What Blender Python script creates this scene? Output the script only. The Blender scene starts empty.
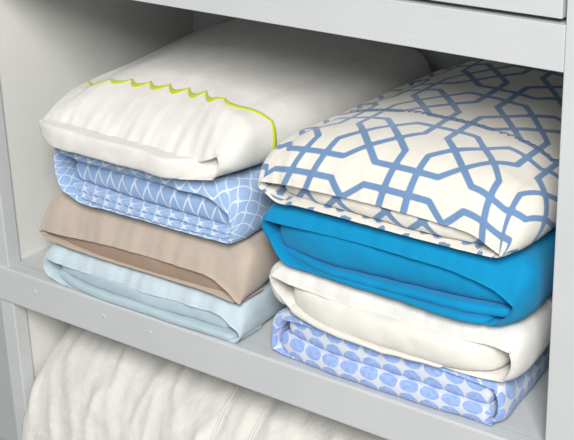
import bpy, math, random
import numpy as np
from mathutils import Vector, Matrix, noise
random.seed(4)
S = bpy.context.scene
COL = S.collection

# ------------------------------------------------------------------ materials
def srgb(r, g, b):
    f = lambda c: (c/255/12.92) if c/255 <= .04045 else ((c/255+.055)/1.055)**2.4
    return (f(r), f(g), f(b), 1)

class NT:
    def __init__(s, name):
        s.m = bpy.data.materials.new(name); s.m.use_nodes = True
        s.t = s.m.node_tree; s.b = s.t.nodes['Principled BSDF']
    def new(s, k, **kw):
        n = s.t.nodes.new(k)
        for a, v in kw.items(): setattr(n, a, v)
        return n
    def put(s, sock, v):
        if isinstance(v, bpy.types.NodeSocket): s.t.links.new(v, sock)
        else: sock.default_value = v
    def math(s, op, a, b=None, c=None):
        n = s.new('ShaderNodeMath', operation=op)
        for i, v in enumerate((a, b, c)):
            if v is not None: s.put(n.inputs[i], v)
        return n.outputs[0]
    def uv(s, name='cloth'):
        n = s.new('ShaderNodeUVMap', uv_map=name)
        x = s.new('ShaderNodeSeparateXYZ'); s.put(x.inputs[0], n.outputs[0])
        return n.outputs[0], x.outputs[0], x.outputs[1]
    def step(s, v, lo, hi):               # smooth 0..1 between lo and hi
        n = s.new('ShaderNodeMapRange', interpolation_type='SMOOTHSTEP')
        s.put(n.inputs[0], v); n.inputs[1].default_value = lo; n.inputs[2].default_value = hi
        return n.outputs[0]
    def mix(s, f, a, b):
        n = s.new('ShaderNodeMix', data_type='RGBA')
        s.put(n.inputs[0], f); s.put(n.inputs[6], a); s.put(n.inputs[7], b)
        return n.outputs[2]
    def noise(s, vec, scale, detail=3, rough=.5):
        n = s.new('ShaderNodeTexNoise'); s.put(n.inputs['Vector'], vec)
        n.inputs['Scale'].default_value = scale; n.inputs['Detail'].default_value = detail
        n.inputs['Roughness'].default_value = rough
        return n.outputs[0]
    def bump(s, h, dist, strength=1.0, prev=None):
        n = s.new('ShaderNodeBump'); s.put(n.inputs['Height'], h)
        n.inputs['Distance'].default_value = dist; n.inputs['Strength'].default_value = strength
        if prev: s.put(n.inputs['Normal'], prev)
        return n.outputs[0]

def cloth_finish(t, rough=.85, sheen=.25, crease=.0025, weave=.00025):
    obj = t.new('ShaderNodeTexCoord').outputs['Object']
    mp = t.new('ShaderNodeMapping'); t.put(mp.inputs[0], obj); mp.inputs['Scale'].default_value = (1.0, .55, 1.0)
    h = t.noise(mp.outputs[0], 26, 4, .55)
    n1 = t.bump(h, crease, .8)
    u, x, y = t.uv()
    wx = t.math('SINE', t.math('MULTIPLY', x, 5200)); wy = t.math('SINE', t.math('MULTIPLY', y, 5200))
    n2 = t.bump(t.math('MULTIPLY', wx, wy), weave, .5, n1)
    t.put(t.b.inputs['Normal'], n2)
    t.b.inputs['Roughness'].default_value = rough
    t.b.inputs['Sheen Weight'].default_value = sheen
    t.b.inputs['Sheen Roughness'].default_value = .4
    t.b.inputs['Specular IOR Level'].default_value = .25
    return t.m

def plain_cloth(name, c, **k):
    t = NT(name)
    u, x, y = t.uv()
    mot = t.noise(u, 30, 3)
    c2 = tuple(v*.94 for v in c[:3])+(1,)
    t.put(t.b.inputs['Base Color'], t.mix(t.step(mot, .35, .7), c2, c))
    return cloth_finish(t, **k)

def wave_cloth(name, base, line, period, amp, width, ratio=1.0):
    t = NT(name); u, x, y = t.uv()
    a = t.math('DIVIDE', x, period*ratio); b = t.math('DIVIDE', y, period)
    tri = t.math('SINE', t.math('MULTIPLY', a, 2*math.pi))
    ta = t.math('MULTIPLY', tri, amp)
    out = None
    for sg in ('ADD', 'SUBTRACT'):
        f = t.math('FRACT', t.math(sg, b, ta))
        d = t.math('ABSOLUTE', t.math('SUBTRACT', f, .5))
        l = t.math('SUBTRACT', 1, t.step(d, width*.6, width*1.3))
        out = l if out is None else t.math('MAXIMUM', out, l)
    t.put(t.b.inputs['Base Color'], t.mix(out, base, line))
    return cloth_finish(t)

def lattice_cloth(name, base, line, pu, pv, width):
    t = NT(name); u, x, y = t.uv()
    a = t.math('DIVIDE', x, pu); b = t.math('DIVIDE', y, pv); out = None
    for sg in ('ADD', 'SUBTRACT'):
        f = t.math('FRACT', t.math(sg, a, b))
        d = t.math('ABSOLUTE', t.math('SUBTRACT', f, .5))
        l = t.math('SUBTRACT', 1, t.step(d, width*.6, width*1.3))
        out = l if out is None else t.math('MAXIMUM', out, l)
    t.put(t.b.inputs['Base Color'], t.mix(out, base, line))
    return cloth_finish(t)

def dot_cloth(name, ground, dot, p, r, off=(0, .5)):
    t = NT(name); u, x, y = t.uv()
    def cell(v, o):
        return t.math('SUBTRACT', t.math('FRACT', t.math('ADD', t.math('DIVIDE', v, p), o)), .5)
    a = cell(x, off[0]); b = cell(y, off[1])
    d = t.math('SQRT', t.math('ADD', t.math('MULTIPLY', a, a), t.math('MULTIPLY', b, b)))
    n = t.noise(u, 140, 3)
    d2 = t.math('ADD', d, t.math('MULTIPLY', t.math('SUBTRACT', n, .5), .10))
    inner = t.mix(t.step(n, .35, .65), dot, tuple(min(1, v*1.22) for v in dot[:3])+(1,))
    t.put(t.b.inputs['Base Color'], t.mix(t.step(d2, r-.03, r+.03), inner, ground))
    return cloth_finish(t)

def trellis_cloth(name, ground, line, half):
    t = NT(name)
    a = t.new('ShaderNodeAttribute', attribute_name='trellis').outputs['Fac']
    t.put(t.b.inputs['Base Color'], t.mix(t.step(a, half*.8, half*1.2), line, ground))
    return cloth_finish(t)

def paint(name, c, rough=.45, bump=.0006):
    t = NT(name); o = t.new('ShaderNodeTexCoord').outputs['Object']
    n = t.noise(o, 9, 4); c2 = tuple(v*.965 for v in c[:3])+(1,)
    t.put(t.b.inputs['Base Color'], t.mix(t.step(n, .35, .65), c2, c))
    mp = t.new('ShaderNodeMapping'); t.put(mp.inputs[0], o); mp.inputs['Scale'].default_value = (.12, 1, 1)
    t.put(t.b.inputs['Normal'], t.bump(t.noise(mp.outputs[0], 160, 3), bump, .5))
    t.b.inputs['Roughness'].default_value = rough
    return t.m

M = dict(
    paint=paint('painted_wood', srgb(195, 198, 199)),
    inner=paint('painted_panel', srgb(222, 222, 217), .55),
    white=plain_cloth('white_cotton', srgb(230, 228, 223)),
    cream=plain_cloth('ivory_cotton', srgb(231, 229, 221)),
    duvet=plain_cloth('duvet_cotton', srgb(222, 220, 215), crease=.007),
    tan=plain_cloth('taupe_sateen', srgb(190, 176, 162), rough=.6, sheen=.3),
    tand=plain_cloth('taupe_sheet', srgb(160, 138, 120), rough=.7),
    pale=plain_cloth('pale_blue_sateen', srgb(198, 215, 223), rough=.6),
    pale2=plain_cloth('pale_blue_sheet', srgb(180, 200, 210), rough=.7),
    teal=plain_cloth('turquoise_cotton', srgb(0, 141, 192), rough=.8, sheen=.1),
    wave=wave_cloth('blue_wave_print', srgb(156, 184, 220), srgb(214, 225, 239), .027, .45, .06, 1.7),
    hatch=lattice_cloth('blue_lattice_print', srgb(146, 175, 214), srgb(210, 222, 238), .023, .050, .06),
    dots=dot_cloth('blue_dot_print', srgb(214, 220, 231), srgb(146, 172, 221), .0275, .46),
    trellis=trellis_cloth('blue_trellis_print', srgb(227, 223, 213), srgb(108, 140, 180), .0039),
    green=plain_cloth('lime_thread', srgb(190, 200, 40), crease=.0005),
    thread=plain_cloth('blue_grey_thread', srgb(105, 122, 150), crease=.0005),
    wall=paint('wall_paint', srgb(192, 196, 196), .8),
    floor=paint('floor_boards', srgb(178, 180, 179), .5),
)

# ------------------------------------------------------------------ object helpers
def link(o, parent=None):
    COL.objects.link(o)
    if parent: o.parent = parent
    return o
def thing(name, label, cat, loc=(0, 0, 0), group=None):
    o = bpy.data.objects.new(name, None); link(o); o.location = loc
    o.empty_display_size = .05
    o['label'] = label; o['category'] = cat
    if group: o['group'] = group
    return o
def mesh_obj(name, verts, faces, mat, parent=None, uvs=None, smooth=True, attr=None, label=None):
    me = bpy.data.meshes.new(name)
    me.from_pydata([tuple(v) for v in verts], [], faces); me.update()
    if uvs is not None:
        l = me.uv_layers.new(name='cloth')
        co = np.array([uvs[lp.vertex_index] for lp in me.loops], dtype=np.float32)
        l.data.foreach_set('uv', co.ravel())
    if attr is not None:
        a = me.attributes.new('trellis', 'FLOAT', 'POINT'); a.data.foreach_set('value', np.asarray(attr, dtype=np.float32))
    if smooth: me.polygons.foreach_set('use_smooth', [True]*len(me.polygons))
    me.materials.append(M[mat])
    o = link(bpy.data.objects.new(name, me), None)
    if parent:
        o.parent = parent
        o.matrix_parent_inverse = Matrix.Translation(parent.location).inverted()
    if label: o['label'] = label
    return o
def box(name, a, b, mat, parent, bev=.0015, label=None):
    (x0, y0, z0), (x1, y1, z1) = a, b
    v = [(x, y, z) for x in (x0, x1) for y in (y0, y1) for z in (z0, z1)]
    f = [(0, 1, 3, 2), (4, 6, 7, 5), (0, 4, 5, 1), (2, 3, 7, 6), (0, 2, 6, 4), (1, 5, 7, 3)]
    o = mesh_obj(name, v, f, mat, parent, smooth=False, label=label)
    if bev:
        m = o.modifiers.new('edge', 'BEVEL'); m.width = bev; m.segments = 3; m.limit_method = 'ANGLE'
    return o
def tube(name, pts, r, mat, parent, n=8, label=None):
    pts = [Vector(p) for p in pts]; V = []; F = []; U = []; L = 0
    for i, p in enumerate(pts):
        t = (pts[min(i+1, len(pts)-1)]-pts[max(i-1, 0)]).normalized()
        a = t.cross(Vector((0, 0, 1))); a = a.normalized() if a.length > 1e-4 else Vector((1, 0, 0)); b = t.cross(a)
        if i: L += (p-pts[i-1]).length
        for k in range(n):
            an = 2*math.pi*k/n; V.append(p+(a*math.cos(an)+b*math.sin(an))*r); U.append((k/n*r*6, L))
    for i in range(len(pts)-1):
        for k in range(n): F.append((i*n+k, i*n+(k+1) % n, (i+1)*n+(k+1) % n, (i+1)*n+k))
    F.append(tuple(range(n))[::-1]); F.append(tuple(range((len(pts)-1)*n, len(pts)*n)))
    return mesh_obj(name, V, F, mat, parent, U, label=label)

def curve(pts, s):
    """monotone-ish interpolation of a list of tuples at normalised x; first column is the abscissa"""
    pts = np.asarray(pts, float); x = pts[:, 0]
    xs = x[0]+(x[-1]-x[0])*np.asarray(s)
    cols = [xs]
    for c in range(1, pts.shape[1]):
        y = pts[:, c]; d = np.gradient(y, x) if len(x) > 2 else np.full(len(x), (y[-1]-y[0])/(x[-1]-x[0]))
        i = np.clip(np.searchsorted(x, xs)-1, 0, len(x)-2); h = x[i+1]-x[i]; t = (xs-x[i])/h
        cols.append((2*t**3-3*t**2+1)*y[i]+(t**3-2*t**2+t)*h*d[i]+(-2*t**3+3*t**2)*y[i+1]+(t**3-t**2)*h*d[i+1])
    return np.stack(cols, -1)
def lerp(a, b, t): return a+(b-a)*t

class Case:
    """A pillowcase filled with folded sheets: a flattened sleeve, open at the front, closed at the back."""
    def __init__(s, d):
        s.d = d
        nt, nb, ns = d.get('nt', 70), d.get('nb', 40), d.get('ns', 16)
        seg = []
        for i in range(nt): seg.append(('t', i/nt))
        for i in range(ns): seg.append(('r', i/ns))
        for i in range(nb): seg.append(('b', i/nb))
        for i in range(ns): seg.append(('l', i/ns))
        s.seg = seg; s.nl = len(seg)
        pad = lambda L: np.array([tuple(p)+(0.,)*(3-len(p)) for p in L], float)
        rt, rb = pad(d['rim_top']), pad(d['rim_bot'])
        y0, y1 = d['y0'], d['y1']; nv = d.get('nv', 44)
        rows = []
        RT, RB, RS = d.get('brow', .03), d.get('lip', .012), d.get('side', .03)
        # the rim loop and how far behind it the body begins, per loop point
        rim = []; back = []
        bul = d.get('rimbulge', .006)
        for k, t in seg:
            if k == 't':
                p = curve(rt, [t])[0]; R = RT
                e = min(t, 1-t)/d.get('ease', .15)
                if e < 1: R = lerp(RS, RT, e*e*(3-2*e))
            elif k == 'b':
                p = curve(rb, [1-t])[0]; R = RB
                e = min(t, 1-t)/.12
                if e < 1: R = lerp(RS, RB, e*e*(3-2*e))
            else:
                A, B = (rt[-1], rb[-1]) if k == 'r' else (rb[0], rt[0])
                p = lerp(A, B, t); p = p.copy(); p[0] += (bul if k == 'r' else -bul)*math.sin(math.pi*t); R = RS
            rim.append((p[0], y0+p[2], p[1])); back.append(y0+R)
        s.rim = np.array(rim); s.backy = np.array(back)
        def section(v):
            g = lambda n: lerp(d[n][0], d[n][1], v)
            x0, x1, zb, zl, zr = g('x0'), g('x1'), g('zb'), g('zl'), g('zr')
            cr = g('crown'); r = d.get('r', .03); out = []
            for k, t in seg:
                if k == 't':
                    x = lerp(x0+r, x1-r, t); z = lerp(zl, zr, t)+cr*(1-(2*t-1)**2)**.8
                elif k == 'b':
                    x = lerp(x1-r, x0+r, t); z = zb
                else:
                    a = math.pi/2-math.pi*t if k == 'r' else -math.pi/2+math.pi*t
                    zt = zr if k == 'r' else zl
                    n = d.get('n', 2.5); c = abs(math.cos(a))**(2/n); sn = math.copysign(abs(math.sin(a))**(2/n), math.sin(a))
                    if k == 'l': c = -c
                    xx = (x1-r) if k == 'r' else (x0+r)
                    x = xx+r*c; z = (zt+zb)/2+(zt-zb)/2*sn
                out.append((x, z))
            return np.array(out)
        s.section = section
        f0 = section(0.)
        # closed back: quarter-round rows
        nbk = 6; RB_ = .03
        for j in range(nbk):
            a = math.pi/2*(j/nbk); q = section(1.); c = q.mean(0)
            k = .55+.45*math.sin(a)**.6 if j else .5
            pos = c+(q-c)*np.array([lerp(.93, 1, math.sin(a)), k])
            rows.append(np.c_[pos[:, 0], np.full(s.nl, y1-RB_*(1-math.cos(a))), pos[:, 1]])
        # body
        for j in range(nv+1):
            v = 1-j/nv; q = section(v)
            yy = s.backy+(y1-RB_-s.backy)*v
            rows.append(np.c_[q[:, 0], yy, q[:, 1]])
        # roll over the front edge down to the hem
        nc = d.get('nc', 14)
        for j in range(1, nc+1):
            t = j/nc
            A = np.c_[f0[:, 0], s.backy, f0[:, 1]]; B = s.rim
            k = d.get('round', .85)
            C = A.copy(); C[:, 1] = A[:, 1]+(B[:, 1]-A[:, 1])*k; 
            kk = d.get('drop', 0.0); C[:, 2] = A[:, 2]+(B[:, 2]-A[:, 2])*kk
            rows.append((1-t)**2*A+2*t*(1-t)*C+t*t*B)
        s.outer = len(rows)
        G = np.array(rows)                                   # rows x loop x 3
        # arc-length coordinates
        mid = G[nbk+nv//2]; du = np.linalg.norm(np.diff(np.r_[mid, mid[:1]], axis=0), axis=1); u = np.r_[0, np.cumsum(du)[:-1]]
        dv = np.linalg.norm(np.diff(G, axis=0), axis=2); v = np.r_[np.zeros((1, s.nl)), np.cumsum(dv, 0)]
        v = v-v[-1:]                                         # zero at the hem, negative towards the back
        s.u = u; s.v = v
        # wrinkles along the normal
        nrm = s.normals(G); A = d.get('amp', .0022); seed = d.get('seed', 0)
        for j in range(len(G)):
            for i in range(s.nl):
                p = G[j, i]; k = seg[i][0]
                n1 = noise.noise(Vector((p[0]*9+seed, p[1]*6, p[2]*9)))
                n2 = noise.noise(Vector((p[0]*34+seed, p[1]*11, p[2]*16+seed)))
                n3 = noise.noise(Vector((p[0]*85, p[1]*10+seed, p[2]*14)))
                fr = math.exp(v[j, i]/.05)
                a = A*(n1*.9+n2*.7)+A*fr*n3*d.get('pleat', .5)
                if k == 'b': a *= .25
                elif k in 'rl': a *= d.get('sidewr', 1.5)
                G[j, i] += nrm[j, i]*a
        s.G = G
    @staticmethod
    def normals(G):
        a = np.roll(G, -1, 1)-np.roll(G, 1, 1); b = np.gradient(G, axis=0)
        n = np.cross(a, b); l = np.linalg.norm(n, axis=2, keepdims=True); l[l < 1e-12] = 1
        n = n/l
        c = G.mean((0, 1)); 
        sgn = np.sign(((G-c)*n).sum(2).mean()); return n*sgn
    def build(s, name, mat, parent, attr=None, label=None):
        G = s.G; nl = s.nl
        # turned-in hem: the cloth has thickness and goes back inside the sleeve
        last = G[-1]; c = last.mean(0); th = s.d.get('th', .0016)
        inw = []
        for i, (k, t) in enumerate(s.seg):
            w = {'t': (0, -1), 'b': (0, 1), 'r': (-1, 0), 'l': (1, 0)}[k]; inw.append(w)
        inw = np.array(inw, float)
        def inner(dy, off):
            r = last.copy(); r[:, 0] += inw[:, 0]*off; r[:, 2] += inw[:, 1]*off; r[:, 1] += dy; return r
        rows = list(G)+[inner(-th*.6, th*.4), inner(0, th), inner(.015, th*1.2), inner(.05, th*1.5)]
        extra = [.001, .003, .018, .053]
        V = np.concatenate(rows); F = []
        nr = len(rows)
        for j in range(nr-1):
            for i in range(nl):
                k = (i+1) % nl; F.append((j*nl+i, j*nl+k, (j+1)*nl+k, (j+1)*nl+i))
        F.append(tuple(range(nl))[::-1])
        vv = list(s.v)+[s.v[-1]+e for e in extra]
        U = [(s.u[i], vv[j][i]) for j in range(nr) for i in range(nl)]
        at = None
        if attr is not None: at = attr(np.array(U))
        return mesh_obj(name, V, F, mat, parent, U, attr=at, label=label)
    def at(s, fi, v, lift=0.0):
        """point of the outer surface at loop index fi (float) and cloth distance v behind the hem (v<=0)"""
        def col(i):
            i %= s.nl; vs = s.v[:, i]; P = s.G[:, i]
            return np.array([np.interp(v, vs, P[:, c]) for c in range(3)])
        i = int(math.floor(fi)); t = fi-i
        p = col(i)*(1-t)+col(i+1)*t
        if lift:
            e = .004
            def q(fi2, v2):
                i2 = int(math.floor(fi2)); t2 = fi2-i2
                f = lambda ii: np.array([np.interp(v2, s.v[:, ii % s.nl], s.G[:, ii % s.nl, c]) for c in range(3)])
                return f(i2)*(1-t2)+f(i2+1)*t2
            n = np.cross(q(fi+1, v)-q(fi-1, v), q(fi, min(0, v+e))-q(fi, v-e)); n = n/(np.linalg.norm(n)+1e-9)
            c = s.G.mean((0, 1))
            if n @ (p-c) < 0: n = -n
            p = p+n*lift
        return p

def fold(name, nodes, mat, parent, depth=.12, nx=90, npf=14, seed=0, amp=.0012, end=.016, label=None, n=2.3, bulge=.012, vfit=None):
    """one folded layer of a sheet: soft rounded front edge running along x. nodes: (x, z_top, z_bottom, y)"""
    s = np.linspace(0, 1, nx)
    P = curve(nodes, s); L = P[-1, 0]-P[0, 0]; V = []; U = []; F = []
    prof = []
    for k in range(npf+1):
        a = math.pi/2-math.pi*k/npf
        prof.append((abs(math.cos(a))**(2/n), math.copysign(abs(math.sin(a))**(2/n), math.sin(a))))
    for i in range(nx):
        x, zt, zb, y = P[i]; d = min(s[i], 1-s[i])*L
        f = math.sqrt(max(0, 1-(1-min(1, d/end))**2)); zc, hz = (zt+zb)/2, (zt-zb)/2*(.25+.75*f); yy = y+(1-f)*end
        ry = min(.9*abs(zt-zb)/2, bulge)
        sec = [(yy+depth, zc+hz)]+[(yy+ry*(1-c), zc+hz*sn) for c, sn in prof]+[(yy+depth, zc-hz)]
        arc = 0; pr = None
        for (b, z) in sec:
            w = amp*(noise.noise(Vector((x*14+seed, b*20, z*40+seed)))+.6*noise.noise(Vector((x*45, seed, z*60))))
            q = (x, b+w*1.3, z+w*.8)
            if pr: arc += math.hypot(b-pr[0], z-pr[1])
            pr = (b, z); V.append(q); U.append((x, arc-depth))
        if vfit:
            tot = arc-2*depth; U[-len(sec):] = [(x, (w[1])/tot*vfit) for w in U[-len(sec):]]
    m = npf+3
    for i in range(nx-1):
        for k in range(m):
            a, b = i*m+k, i*m+(k+1) % m
            F.append((a, b, b+m, a+m))
    F.append(tuple(range(m))[::-1]); F.append(tuple(range((nx-1)*m, nx*m)))
    return mesh_obj(name, V, F, mat, parent, U, label=label)

# ------------------------------------------------------------------ setting
def struct(o): o['kind'] = 'structure'; return o
struct(box('floor', (-2.5, -3.2, -.80), (3.2, .52, -.75), 'floor', None, 0))
struct(box('wall_back', (-2.5, .46, -.75), (3.2, .52, 2.1), 'wall', None, 0))

# ------------------------------------------------------------------ cabinet
W = .85
cab = thing('storage_cabinet', 'pale grey painted wooden cabinet with open shelves holding folded bedding', 'cabinet', (W/2, .2, -.75))
box('stile', (-.028, 0, -.75), (0, .024, .72), 'paint', cab)
box('stile', (W, 0, -.75), (W+.09, .024, .72), 'paint', cab)
box('side_panel', (-.028, .0245, -.75), (-.006, .45, .72), 'inner', cab, 0)
box('side_panel', (W+.006, .0245, -.75), (W+.028, .45, .72), 'inner', cab, 0)
box('back_panel', (-.0055, .432, -.72), (W+.0055, .45, .70), 'paint', cab, 0)
sh = box('shelf', (-.0055, .0205, -.024), (W+.0055, .4315, -.0004), 'paint', cab, 0)
sr = box('shelf_rail', (-.0275, -.004, -.0556), (W+.06, .020, 0), 'paint', cab, .003)
for x in (.055, .19, .275):
    V = []; F = []; n = 14; z = -.022
    for r, y in ((.0034, -.0040), (.0026, -.0046), (.0010, -.0049)):
        for k in range(n): V.append((x+r*math.cos(2*math.pi*k/n), y, z+r*math.sin(2*math.pi*k/n)))
    for j in range(2):
        for k in range(n): F.append((j*n+k, j*n+(k+1) % n, (j+1)*n+(k+1) % n, (j+1)*n+k))
    F.append(tuple(range(2*n, 3*n)))
    mesh_obj('nail_plug', V, F, 'paint', sr)
box('upper_rail', (.0003, .0003, .425), (W-.0003, .022, .4715), 'paint', cab, .001)
box('dust_panel', (-.0055, .0225, .445), (W+.0055, .4315, .460), 'paint', cab, 0)
dr = box('drawer', (.0045, .0008, .4768), (W-.0045, .022, .665), 'paint', cab, .0012)
box('drawer_box', (.012, .0225, .480), (W-.012, .40, .64), 'inner', cab, 0)
box('top_rail', (.0003, .0003, .669), (W-.0003, .022, .72), 'paint', cab, .001)
box('bottom_panel', (-.0055, .0245, -.44), (W+.0055, .4315, -.42), 'inner', cab, 0)
box('bottom_rail', (.0003, .0003, -.75), (W-.0003, .022, -.42), 'paint', cab, .001)

# ------------------------------------------------------------------ bedding
LEFT, RIGHT = 'folded bedding sets in the left stack', 'folded bedding sets in the right stack'
BT, NT_ = 'bedding set', None

# ---- left stack, lowest: pale blue
t = thing('folded_sheet_set', 'pale icy blue folded bedding lying on the shelf under the taupe one', BT, (.245, .2, 0), LEFT)
c = Case(dict(x0=(.066, .075), x1=(.428, .385), zb=(.0005, .001), zl=(.0535, .053), zr=(.053, .053), crown=(0, 0), r=.024,
    y0=.003, y1=.385, brow=.030, side=.032, lip=.012, seed=3, pleat=1.0,
    rim_top=[(.078, .034), (.10, .032), (.14, .031), (.191, .033), (.267, .032), (.32, .034), (.36, .034), (.393, .034), (.418, .020)],
    rim_bot=[(.080, .007), (.10, .001), (.16, .0008), (.235, .0008), (.317, .0008), (.42, .0008)]))
c.build('pillowcase', 'pale', t)
fold('folded_sheet', [(.088, .036, .014, .014), (.15, .034, .0125, .004), (.3, .034, .012, .003), (.405, .034, .010, .011)], 'pale2', t, seed=1, bulge=.005)
fold('folded_sheet', [(.088, .0155, .0012, .010), (.14, .0130, .0002, .000), (.3, .0125, .0002, -.003), (.412, .0105, .0004, .001)], 'pale2', t, seed=2, end=.01)

# ---- taupe
t = thing('folded_sheet_set', 'taupe brown folded bedding with a dark open mouth on top of the pale blue one', BT, (.245, .2, .056), LEFT)
c = Case(dict(x0=(.068, .078), x1=(.432, .385), zb=(.0565, .056), zl=(.124, .126), zr=(.126, .126), crown=(.001, .001), r=.028,
    y0=.008, y1=.385, brow=.045, side=.035, lip=.01, seed=8, round=.7, pleat=1.0,
    rim_top=[(.073, .074), (.112, .075), (.16, .079), (.211, .082), (.272, .083), (.331, .083), (.379, .080), (.403, .069), (.420, .057)],
    rim_bot=[(.075, .063), (.104, .059), (.154, .057), (.27, .0575), (.322, .058), (.378, .0575), (.414, .0535)]))
c.build('pillowcase', 'tan', t)
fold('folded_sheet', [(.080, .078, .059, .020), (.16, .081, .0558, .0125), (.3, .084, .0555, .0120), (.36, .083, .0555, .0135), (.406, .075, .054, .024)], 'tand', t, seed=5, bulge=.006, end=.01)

# ---- light blue wave print
t = thing('folded_sheet_set', 'sky blue folded bedding with a white looping line print, above the taupe one', BT, (.245, .2, .128), LEFT)
c = Case(dict(x0=(.100, .085), x1=(.425, .39), zb=(.129, .128), zl=(.207, .207), zr=(.206, .207), crown=(0, 0), r=.026,
    y0=.012, y1=.385, brow=.018, side=.03, lip=.012, seed=12, pleat=1.0,
    rim_top=[(.110, .198), (.138, .194), (.219, .193), (.278, .193), (.328, .189), (.381, .187), (.408, .174)],
    rim_bot=[(.116, .141), (.145, .130), (.2, .1295), (.267, .130), (.324, .130), (.405, .132)]))
c.build('pillowcase', 'wave', t)
fold('folded_sheet', [(.122, .200, .181, .024), (.25, .200, .181, .020), (.395, .196, .177, .024)], 'wave', t, seed=7, end=.01)
fold('folded_sheet', [(.118, .182, .148, .032), (.25, .182, .148, .022), (.40, .178, .146, .024)], 'hatch', t, seed=8)
fold('folded_sheet', [(.120, .149, .1385, .024), (.25, .148, .140, .015), (.402, .1465, .1385, .020)], 'wave', t, seed=9, end=.01, bulge=.003)
fold('folded_sheet', [(.126, .139, .132, .020), (.25, .140, .132, .010), (.400, .138, .134, .016)], 'wave', t, seed=10, end=.008, bulge=.003)

# ---- white with scalloped lime trim
t = thing('folded_sheet_set', 'white folded bedding with a scalloped lime green trim, topmost of the left stack', BT, (.245, .2, .21), LEFT)
c = Case(dict(x0=(.088, .035), x1=(.424, .456), zb=(.2105, .209), zl=(.274, .275), zr=(.288, .288), crown=(.020, .030), r=.045, n=2.2,
    y0=.006, y1=.415, brow=.105, side=.05, ease=.38, lip=.012, seed=21, round=.62, drop=.25, pleat=1.4, nt=100, nv=60, nc=24, amp=.002,
    rim_top=[(.095, .241), (.127, .243), (.223, .241), (.284, .240), (.34, .237), (.375, .237), (.402, .250)],
    rim_bot=[(.098, .233, -.004), (.124, .217, -.012), (.179, .2125, -.012), (.281, .2115, -.012), (.341, .2105, -.012), (.395, .217, -.004)]))
c.build('pillowcase', 'white', t)
fold('folded_sheet', [(.096, .240, .2185, -.002), (.125, .2425, .2130, -.0135), (.18, .2405, .2118, -.0135), (.28, .2400, .2112, -.0135), (.345, .2375, .2108, -.010), (.378, .238, .2125, .016), (.398, .240, .216, .036)], 'white', t, seed=13, bulge=.004, end=.006)
# scalloped embroidery following the cloth
nt = 100
def ribbon(case, name, mat, parent, lo, hi, vfun, wfun, step=.25, lift=.0009, label=None):
    V = []; F = []; U = []; k = 0; fi = lo
    while fi <= hi:
        v = vfun(fi); w = wfun(fi)
        a = case.at(fi, v-w/2, lift); b = case.at(fi, v+w/2, lift); m = case.at(fi, v, lift*1.8)
        a0 = case.at(fi, v-w/2, -.0002); b0 = case.at(fi, v+w/2, -.0002)
        V += [a0, a, m, b, b0]; U += [(fi*.003, q) for q in (0, .001, .002, .003, .004)]
        if k:
            o = (k-1)*5
            for q in range(4): F.append((o+q, o+q+1, o+q+6, o+q+5))
        k += 1; fi += step
    return mesh_obj(name, V, F, mat, parent, U, label=label)
PER = 13.5
sc = lambda fi: abs(math.sin(math.pi*(fi+3)/PER))
ribbon(c, 'scalloped_trim', 'green', t, -8, nt+11, lambda fi: -.094+.0115*sc(fi)-.0022, lambda fi: .0036+.0042*sc(fi), label='lime green embroidered trim')

# ---- right stack, lowest: dots
t = thing('folded_sheet_set', 'white folded bedding printed with blue dots, lowest of the right stack', BT, (.625, .2, 0), RIGHT)
c = Case(dict(x0=(.464, .475), x1=(.793, .745), zb=(.0005, .001), zl=(.0555, .0555), zr=(.0555, .0555), crown=(0, 0), r=.018, n=3,
    y0=.010, y1=.385, brow=.014, side=.022, lip=.012, seed=31, pleat=1.0,
    rim_top=[(.487, .053), (.51, .0555), (.544, .0562), (.607, .0552), (.671, .0545), (.724, .0535), (.784, .0505)],
    rim_bot=[(.471, .007), (.480, .004), (.495, .0026), (.52, .0022), (.554, .002), (.671, .002), (.725, .002), (.781, .002)]))
c.build('pillowcase', 'dots', t)
fold('folded_sheet', [(.486, .0550, .027, .022), (.55, .0555, .0255, .0115), (.67, .0545, .025, .0115), (.776, .0505, .022, .0145)], 'dots', t, seed=14, end=.010, bulge=.006, vfit=.0275)
fold('folded_sheet', [(.474, .0265, .0020, .020), (.495, .0262, .0016, .0115), (.52, .0258, .0012, .007), (.67, .0252, .0006, .003), (.776, .0222, .0008, .007)], 'dots', t, seed=15, end=.010, bulge=.007, vfit=.0275)

# ---- white / ivory
t = thing('folded_sheet_set', 'plain white folded bedding with an ivory roll, between the dotted and the turquoise one', BT, (.625, .2, .057), RIGHT)
c = Case(dict(x0=(.458, .470), x1=(.812, .765), zb=(.0575, .057), zl=(.123, .122), zr=(.123, .122), crown=(0, 0), r=.028,
    y0=.010, y1=.385, brow=.03, side=.03, lip=.012, seed=37, pleat=.8,
    rim_top=[(.470, .108), (.51, .103), (.543, .101), (.61, .099), (.669, .098), (.72, .100), (.751, .101), (.782, .103), (.800, .100)],
    rim_bot=[(.480, .078, .006), (.51, .066), (.549, .062), (.642, .058), (.706, .0575), (.758, .0575), (.792, .062)]))
c.build('pillowcase', 'white', t)
fold('folded_sheet', [(.489, .103, .064, .022), (.53, .101, .061, .008), (.60, .1, .059, .000), (.68, .1, .059, -.002), (.74, .102, .059, .002), (.786, .104, .064, .022)], 'cream', t, seed=16, bulge=.014, end=.02)
fold('folded_sheet', [(.494, .072, .064, .010), (.55, .066, .060, .0), (.66, .063, .058, -.002), (.72, .063, .058, .004)], 'cream', t, seed=17, end=.01)
pts = [c.at(70+k*.5, -.115, .0008) for k in range(0, 28)]
tube('hem_seam', pts, .0013, 'white', t)

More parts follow.
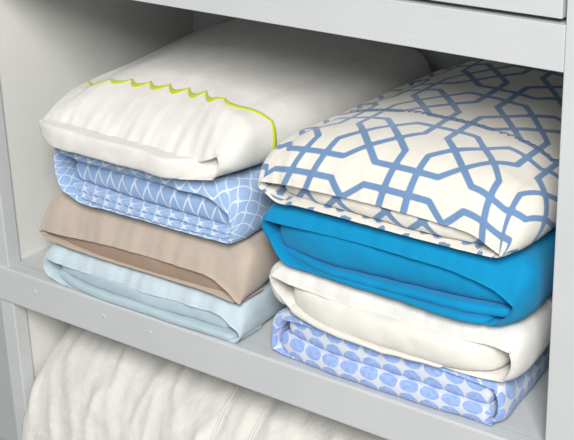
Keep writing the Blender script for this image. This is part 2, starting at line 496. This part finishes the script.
# ---- turquoise
t = thing('folded_sheet_set', 'bright turquoise folded bedding under the trellis print one', BT, (.625, .2, .124), RIGHT)
c = Case(dict(x0=(.452, .470), x1=(.815, .775), zb=(.1245, .124), zl=(.203, .206), zr=(.206, .206), crown=(.0, .0), r=.035,
    y0=.010, y1=.385, brow=.032, side=.04, lip=.012, seed=41, pleat=.7, round=.8,
    rim_top=[(.463, .180), (.480, .180), (.552, .182), (.624, .183), (.668, .182), (.741, .178), (.783, .168), (.802, .156)],
    rim_bot=[(.467, .156, .004), (.485, .136), (.531, .127), (.569, .1255), (.669, .125), (.717, .125), (.775, .126)]))
c.build('pillowcase', 'teal', t)
fold('folded_sheet', [(.468, .184, .142, .026), (.52, .186, .140, .015), (.66, .186, .141, .014), (.74, .182, .144, .016), (.796, .165, .146, .024)], 'teal', t, seed=18, end=.02)
fold('folded_sheet', [(.474, .144, .132, .028), (.53, .141, .1315, .012), (.66, .142, .132, .008), (.74, .145, .133, .008), (.795, .147, .136, .02)], 'teal', t, seed=19, end=.012)
fold('folded_sheet', [(.482, .134, .128, .024), (.54, .132, .1262, .010), (.66, .1325, .1262, .004), (.74, .1335, .1258, .000), (.772, .134, .126, .006)], 'teal', t, seed=20, end=.01)

# ---- trellis print
P = .117
def seg_list():
    w, T = .0240, .0442          # arm width along the grid, and how far the pointed arm tips reach
    out = []
    for sx in (1, -1):
        # long diagonal sides of the crossed hexagons
        out.append(((sx*T, sx*(T-w)), (-sx*(T-w), -sx*T)))
        out.append(((sx*T, -sx*(T-w)), (-sx*(T-w), sx*T)))
        for sy in (1, -1):       # tip edges running on to the neighbouring knot
            out.append(((sx*T, sy*(T-w)), (sx*T, sy*P/2))); out.append(((sx*(T-w), sy*T), (sx*P/2, sy*T)))
    return out
SEG = seg_list()
def trellis(U):
    x = (U[:, 0]-.1057+P/2) % P-P/2; y = (U[:, 1]+.0916+P/2) % P-P/2
    best = np.full(len(U), 1.)
    for (ax, ay), (bx, by) in SEG:
        dx, dy = bx-ax, by-ay; l2 = dx*dx+dy*dy
        t = np.clip(((x-ax)*dx+(y-ay)*dy)/l2, 0, 1)
        best = np.minimum(best, np.hypot(x-ax-t*dx, y-ay-t*dy))
    return best
t = thing('folded_sheet_set', 'cream folded bedding with a blue trellis print, topmost of the right stack', BT, (.625, .2, .207), RIGHT)
c = Case(dict(x0=(.457, .464), x1=(.812, .800), zb=(.2075, .207), zl=(.277, .274), zr=(.276, .276), crown=(.022, .034), r=.034, n=2.2, ns=44,
    y0=.006, y1=.405, brow=.075, side=.055, ease=.3, lip=.012, seed=51, round=.85, drop=.12, sidewr=1.0, pleat=.8, nt=170, nb=90, nv=130, nc=40, amp=.002,
    rim_top=[(.468, .231), (.512, .235), (.554, .236), (.610, .237), (.671, .236), (.71, .234), (.753, .230), (.784, .216)],
    rim_bot=[(.468, .219), (.487, .2085), (.514, .210), (.574, .2095), (.645, .2085), (.743, .2082), (.776, .209)]))
c.build('pillowcase', 'trellis', t, attr=trellis)
def fold_trellis():
    o = fold('folded_sheet', [(.476, .233, .211, .030), (.52, .238, .211, .020), (.62, .240, .211, .012), (.7, .238, .210, .012), (.774, .220, .210, .026)], 'trellis', t, seed=23, nx=160, npf=24)
    uv = np.zeros((len(o.data.vertices), 2), np.float32)
    for lp, d in zip(o.data.loops, o.data.uv_layers[0].data): uv[lp.vertex_index] = d.uv
    a = o.data.attributes.new('trellis', 'FLOAT', 'POINT'); a.data.foreach_set('value', trellis(uv+np.array([-.44, .02])).astype(np.float32))
fold_trellis()
# ladder hem-stitch across the case: small slanted stitches in one strip
V = []; F = []; U = []
for k in range(34):
    fi = 6+k*5.6
    if fi > 188: break
    for (fa, va, fb, vb) in ((-1.2, -.0035, 1.2, -.0010), (1.2, -.0010, 1.0, .0030), (1.2, -.0010, 4.0, -.0035)):
        a = c.at(fi+fa, -.163+va, .0013); b = c.at(fi+fb, -.163+vb, .0013)
        d = (b-a)/np.linalg.norm(b-a); sd = np.cross(d, (0, 0, 1))*.0007; o = len(V); up = np.array([0, 0, .0009])
        V += [a-sd, a+sd, b+sd, b-sd, a+up, b+up]; U += [(0, 0)]*6
        F += [(o, o+4, o+5, o+3), (o+1, o+2, o+5, o+4), (o, o+1, o+4), (o+2, o+3, o+5)]
mesh_obj('hem_stitching', V, F, 'thread', t, U, label='blue grey ladder stitching across the trellis print')

# cloth pressed between neighbours lies flat where it touches the board or the next set
TOUCH = {LEFT: (.0004, .0548, .1283, .2088, .5), RIGHT: (.0004, .0566, .1238, .2070, .5)}
for group, zs in TOUCH.items():
    sets = sorted((o for o in COL.objects if o.get('group') == group), key=lambda o: o.location.z)
    for k, root in enumerate(sets):
        for o in COL.objects:
            if o.parent == root:
                g = .0012 if o.name.startswith('folded_sheet') else .0003
                for v in o.data.vertices: v.co.z = min(max(v.co.z, zs[k]+g), zs[k+1]-g)
                o.data.update()

# ------------------------------------------------------------------ duvet on the lower shelf
dv = thing('folded_duvet', 'puffy white folded duvet filling the compartment below the shelf', 'duvet', (W/2, .2, -.42))
nx, npf = 230, 96; V = []; U = []; F = []
def duvet_point(x, a):
    d0, d1 = x-.002, W-.004-x
    e = lambda d, w: math.sqrt(max(0, 1-(1-min(1, max(0, d)/w))**2))
    f = min(e(d0, .16), e(d1, .10))
    cy, cz = .205, -.29
    c, s = math.cos(a), math.sin(a)
    ry = .222 if c > 0 else .200; rz = .165+.035*f if s > 0 else .125
    n = 1.9+.3*f
    y = cy-ry*math.copysign(abs(c)**(2/n), c); z = cz+rz*math.copysign(abs(s)**(2/n), s)
    n1 = noise.noise(Vector((x*7, y*5, z*5)))
    n2 = noise.noise(Vector((x*26+y*9, y*12+3, z*12))); n3 = noise.noise(Vector((x*60+z*30, y*24, z*24+9)))
    rid = (1-abs(noise.noise(Vector((x*22+z*8, y*9+7, z*7)))))**6
    w = .009*n1+.003*n2+.003*n3+.0065*rid+.0022*noise.noise(Vector((x*30+z*55, y*40, z*45-x*20)))
    for xs, dep in ((.352, .007), (.408, .006), (.60, .006)):           # pulled-in seam lines
        q = (x-xs-(z+.25)*.02)/.010; w -= dep*math.exp(-q*q)
    nrm = Vector((0, -c*rz, s*ry)).normalized()
    if z+nrm.z*w < -.418: w = 0
    return Vector((x, y, z))+nrm*w
for i in range(nx):
    x = .002+(W-.006)*i/(nx-1)
    for k in range(npf):
        p = duvet_point(x, 2*math.pi*k/npf); V.append(p); U.append((x, k/npf*1.2))
for i in range(nx-1):
    for k in range(npf): F.append((i*npf+k, i*npf+(k+1) % npf, (i+1)*npf+(k+1) % npf, (i+1)*npf+k))
F.append(tuple(range(npf))[::-1]); F.append(tuple(range((nx-1)*npf, nx*npf)))
mesh_obj('duvet_cover', V, F, 'duvet', dv, U)
for xs in (.352, .408):
    pts = []
    for k in range(40):
        a = -.55+1.9*k/39
        p = duvet_point(xs, a); x = xs+(p.z+.25)*.02; pts.append(duvet_point(x, a)+Vector((0, -.001, .001)))
    tube('seam_piping', pts, .0022, 'duvet', dv)

# ------------------------------------------------------------------ camera
def camera(f, yaw, pitch, roll, pos):
    fw = Vector((-math.sin(yaw)*math.cos(pitch), math.cos(yaw)*math.cos(pitch), math.sin(pitch)))
    r0 = Vector((math.cos(yaw), math.sin(yaw), 0)); u0 = r0.cross(fw)
    r = r0*math.cos(roll)+u0*math.sin(roll); u = -r0*math.sin(roll)+u0*math.cos(roll)
    cd = bpy.data.cameras.new('camera'); o = bpy.data.objects.new('camera', cd); COL.objects.link(o)
    cd.sensor_width = 36; cd.sensor_fit = 'HORIZONTAL'; cd.lens = f*36/574
    o.matrix_world = Matrix(((r.x, u.x, -fw.x, pos[0]), (r.y, u.y, -fw.y, pos[1]), (r.z, u.z, -fw.z, pos[2]), (0, 0, 0, 1)))
    S.camera = o
camera(1370.2298, .6621, -.401, -.0328, (1.4137, -1.1618, .8166))

# ------------------------------------------------------------------ light: soft daylight from a window behind the viewer
def area(name, loc, target, size, sizey, power, col):
    l = bpy.data.lights.new(name, 'AREA'); l.shape = 'RECTANGLE'; l.size = size; l.size_y = sizey; l.energy = power; l.color = col
    o = bpy.data.objects.new(name, l); COL.objects.link(o); o.location = loc
    o.rotation_euler = (Vector(target)-Vector(loc)).to_track_quat('-Z', 'Y').to_euler()
area('window_light', (2.3, -2.45, 2.35), (.4, .1, .1), 1.0, 1.4, 185, (1, .985, .96))
wd = bpy.data.worlds.new('daylight'); S.world = wd; wd.use_nodes = True
bg = wd.node_tree.nodes['Background']; bg.inputs[0].default_value = (.97, .98, 1, 1); bg.inputs[1].default_value = .26
S.view_settings.view_transform = 'Standard'; S.view_settings.look = 'None'
S.view_settings.exposure = 0; S.view_settings.gamma = 1; S.view_settings.use_curve_mapping = False
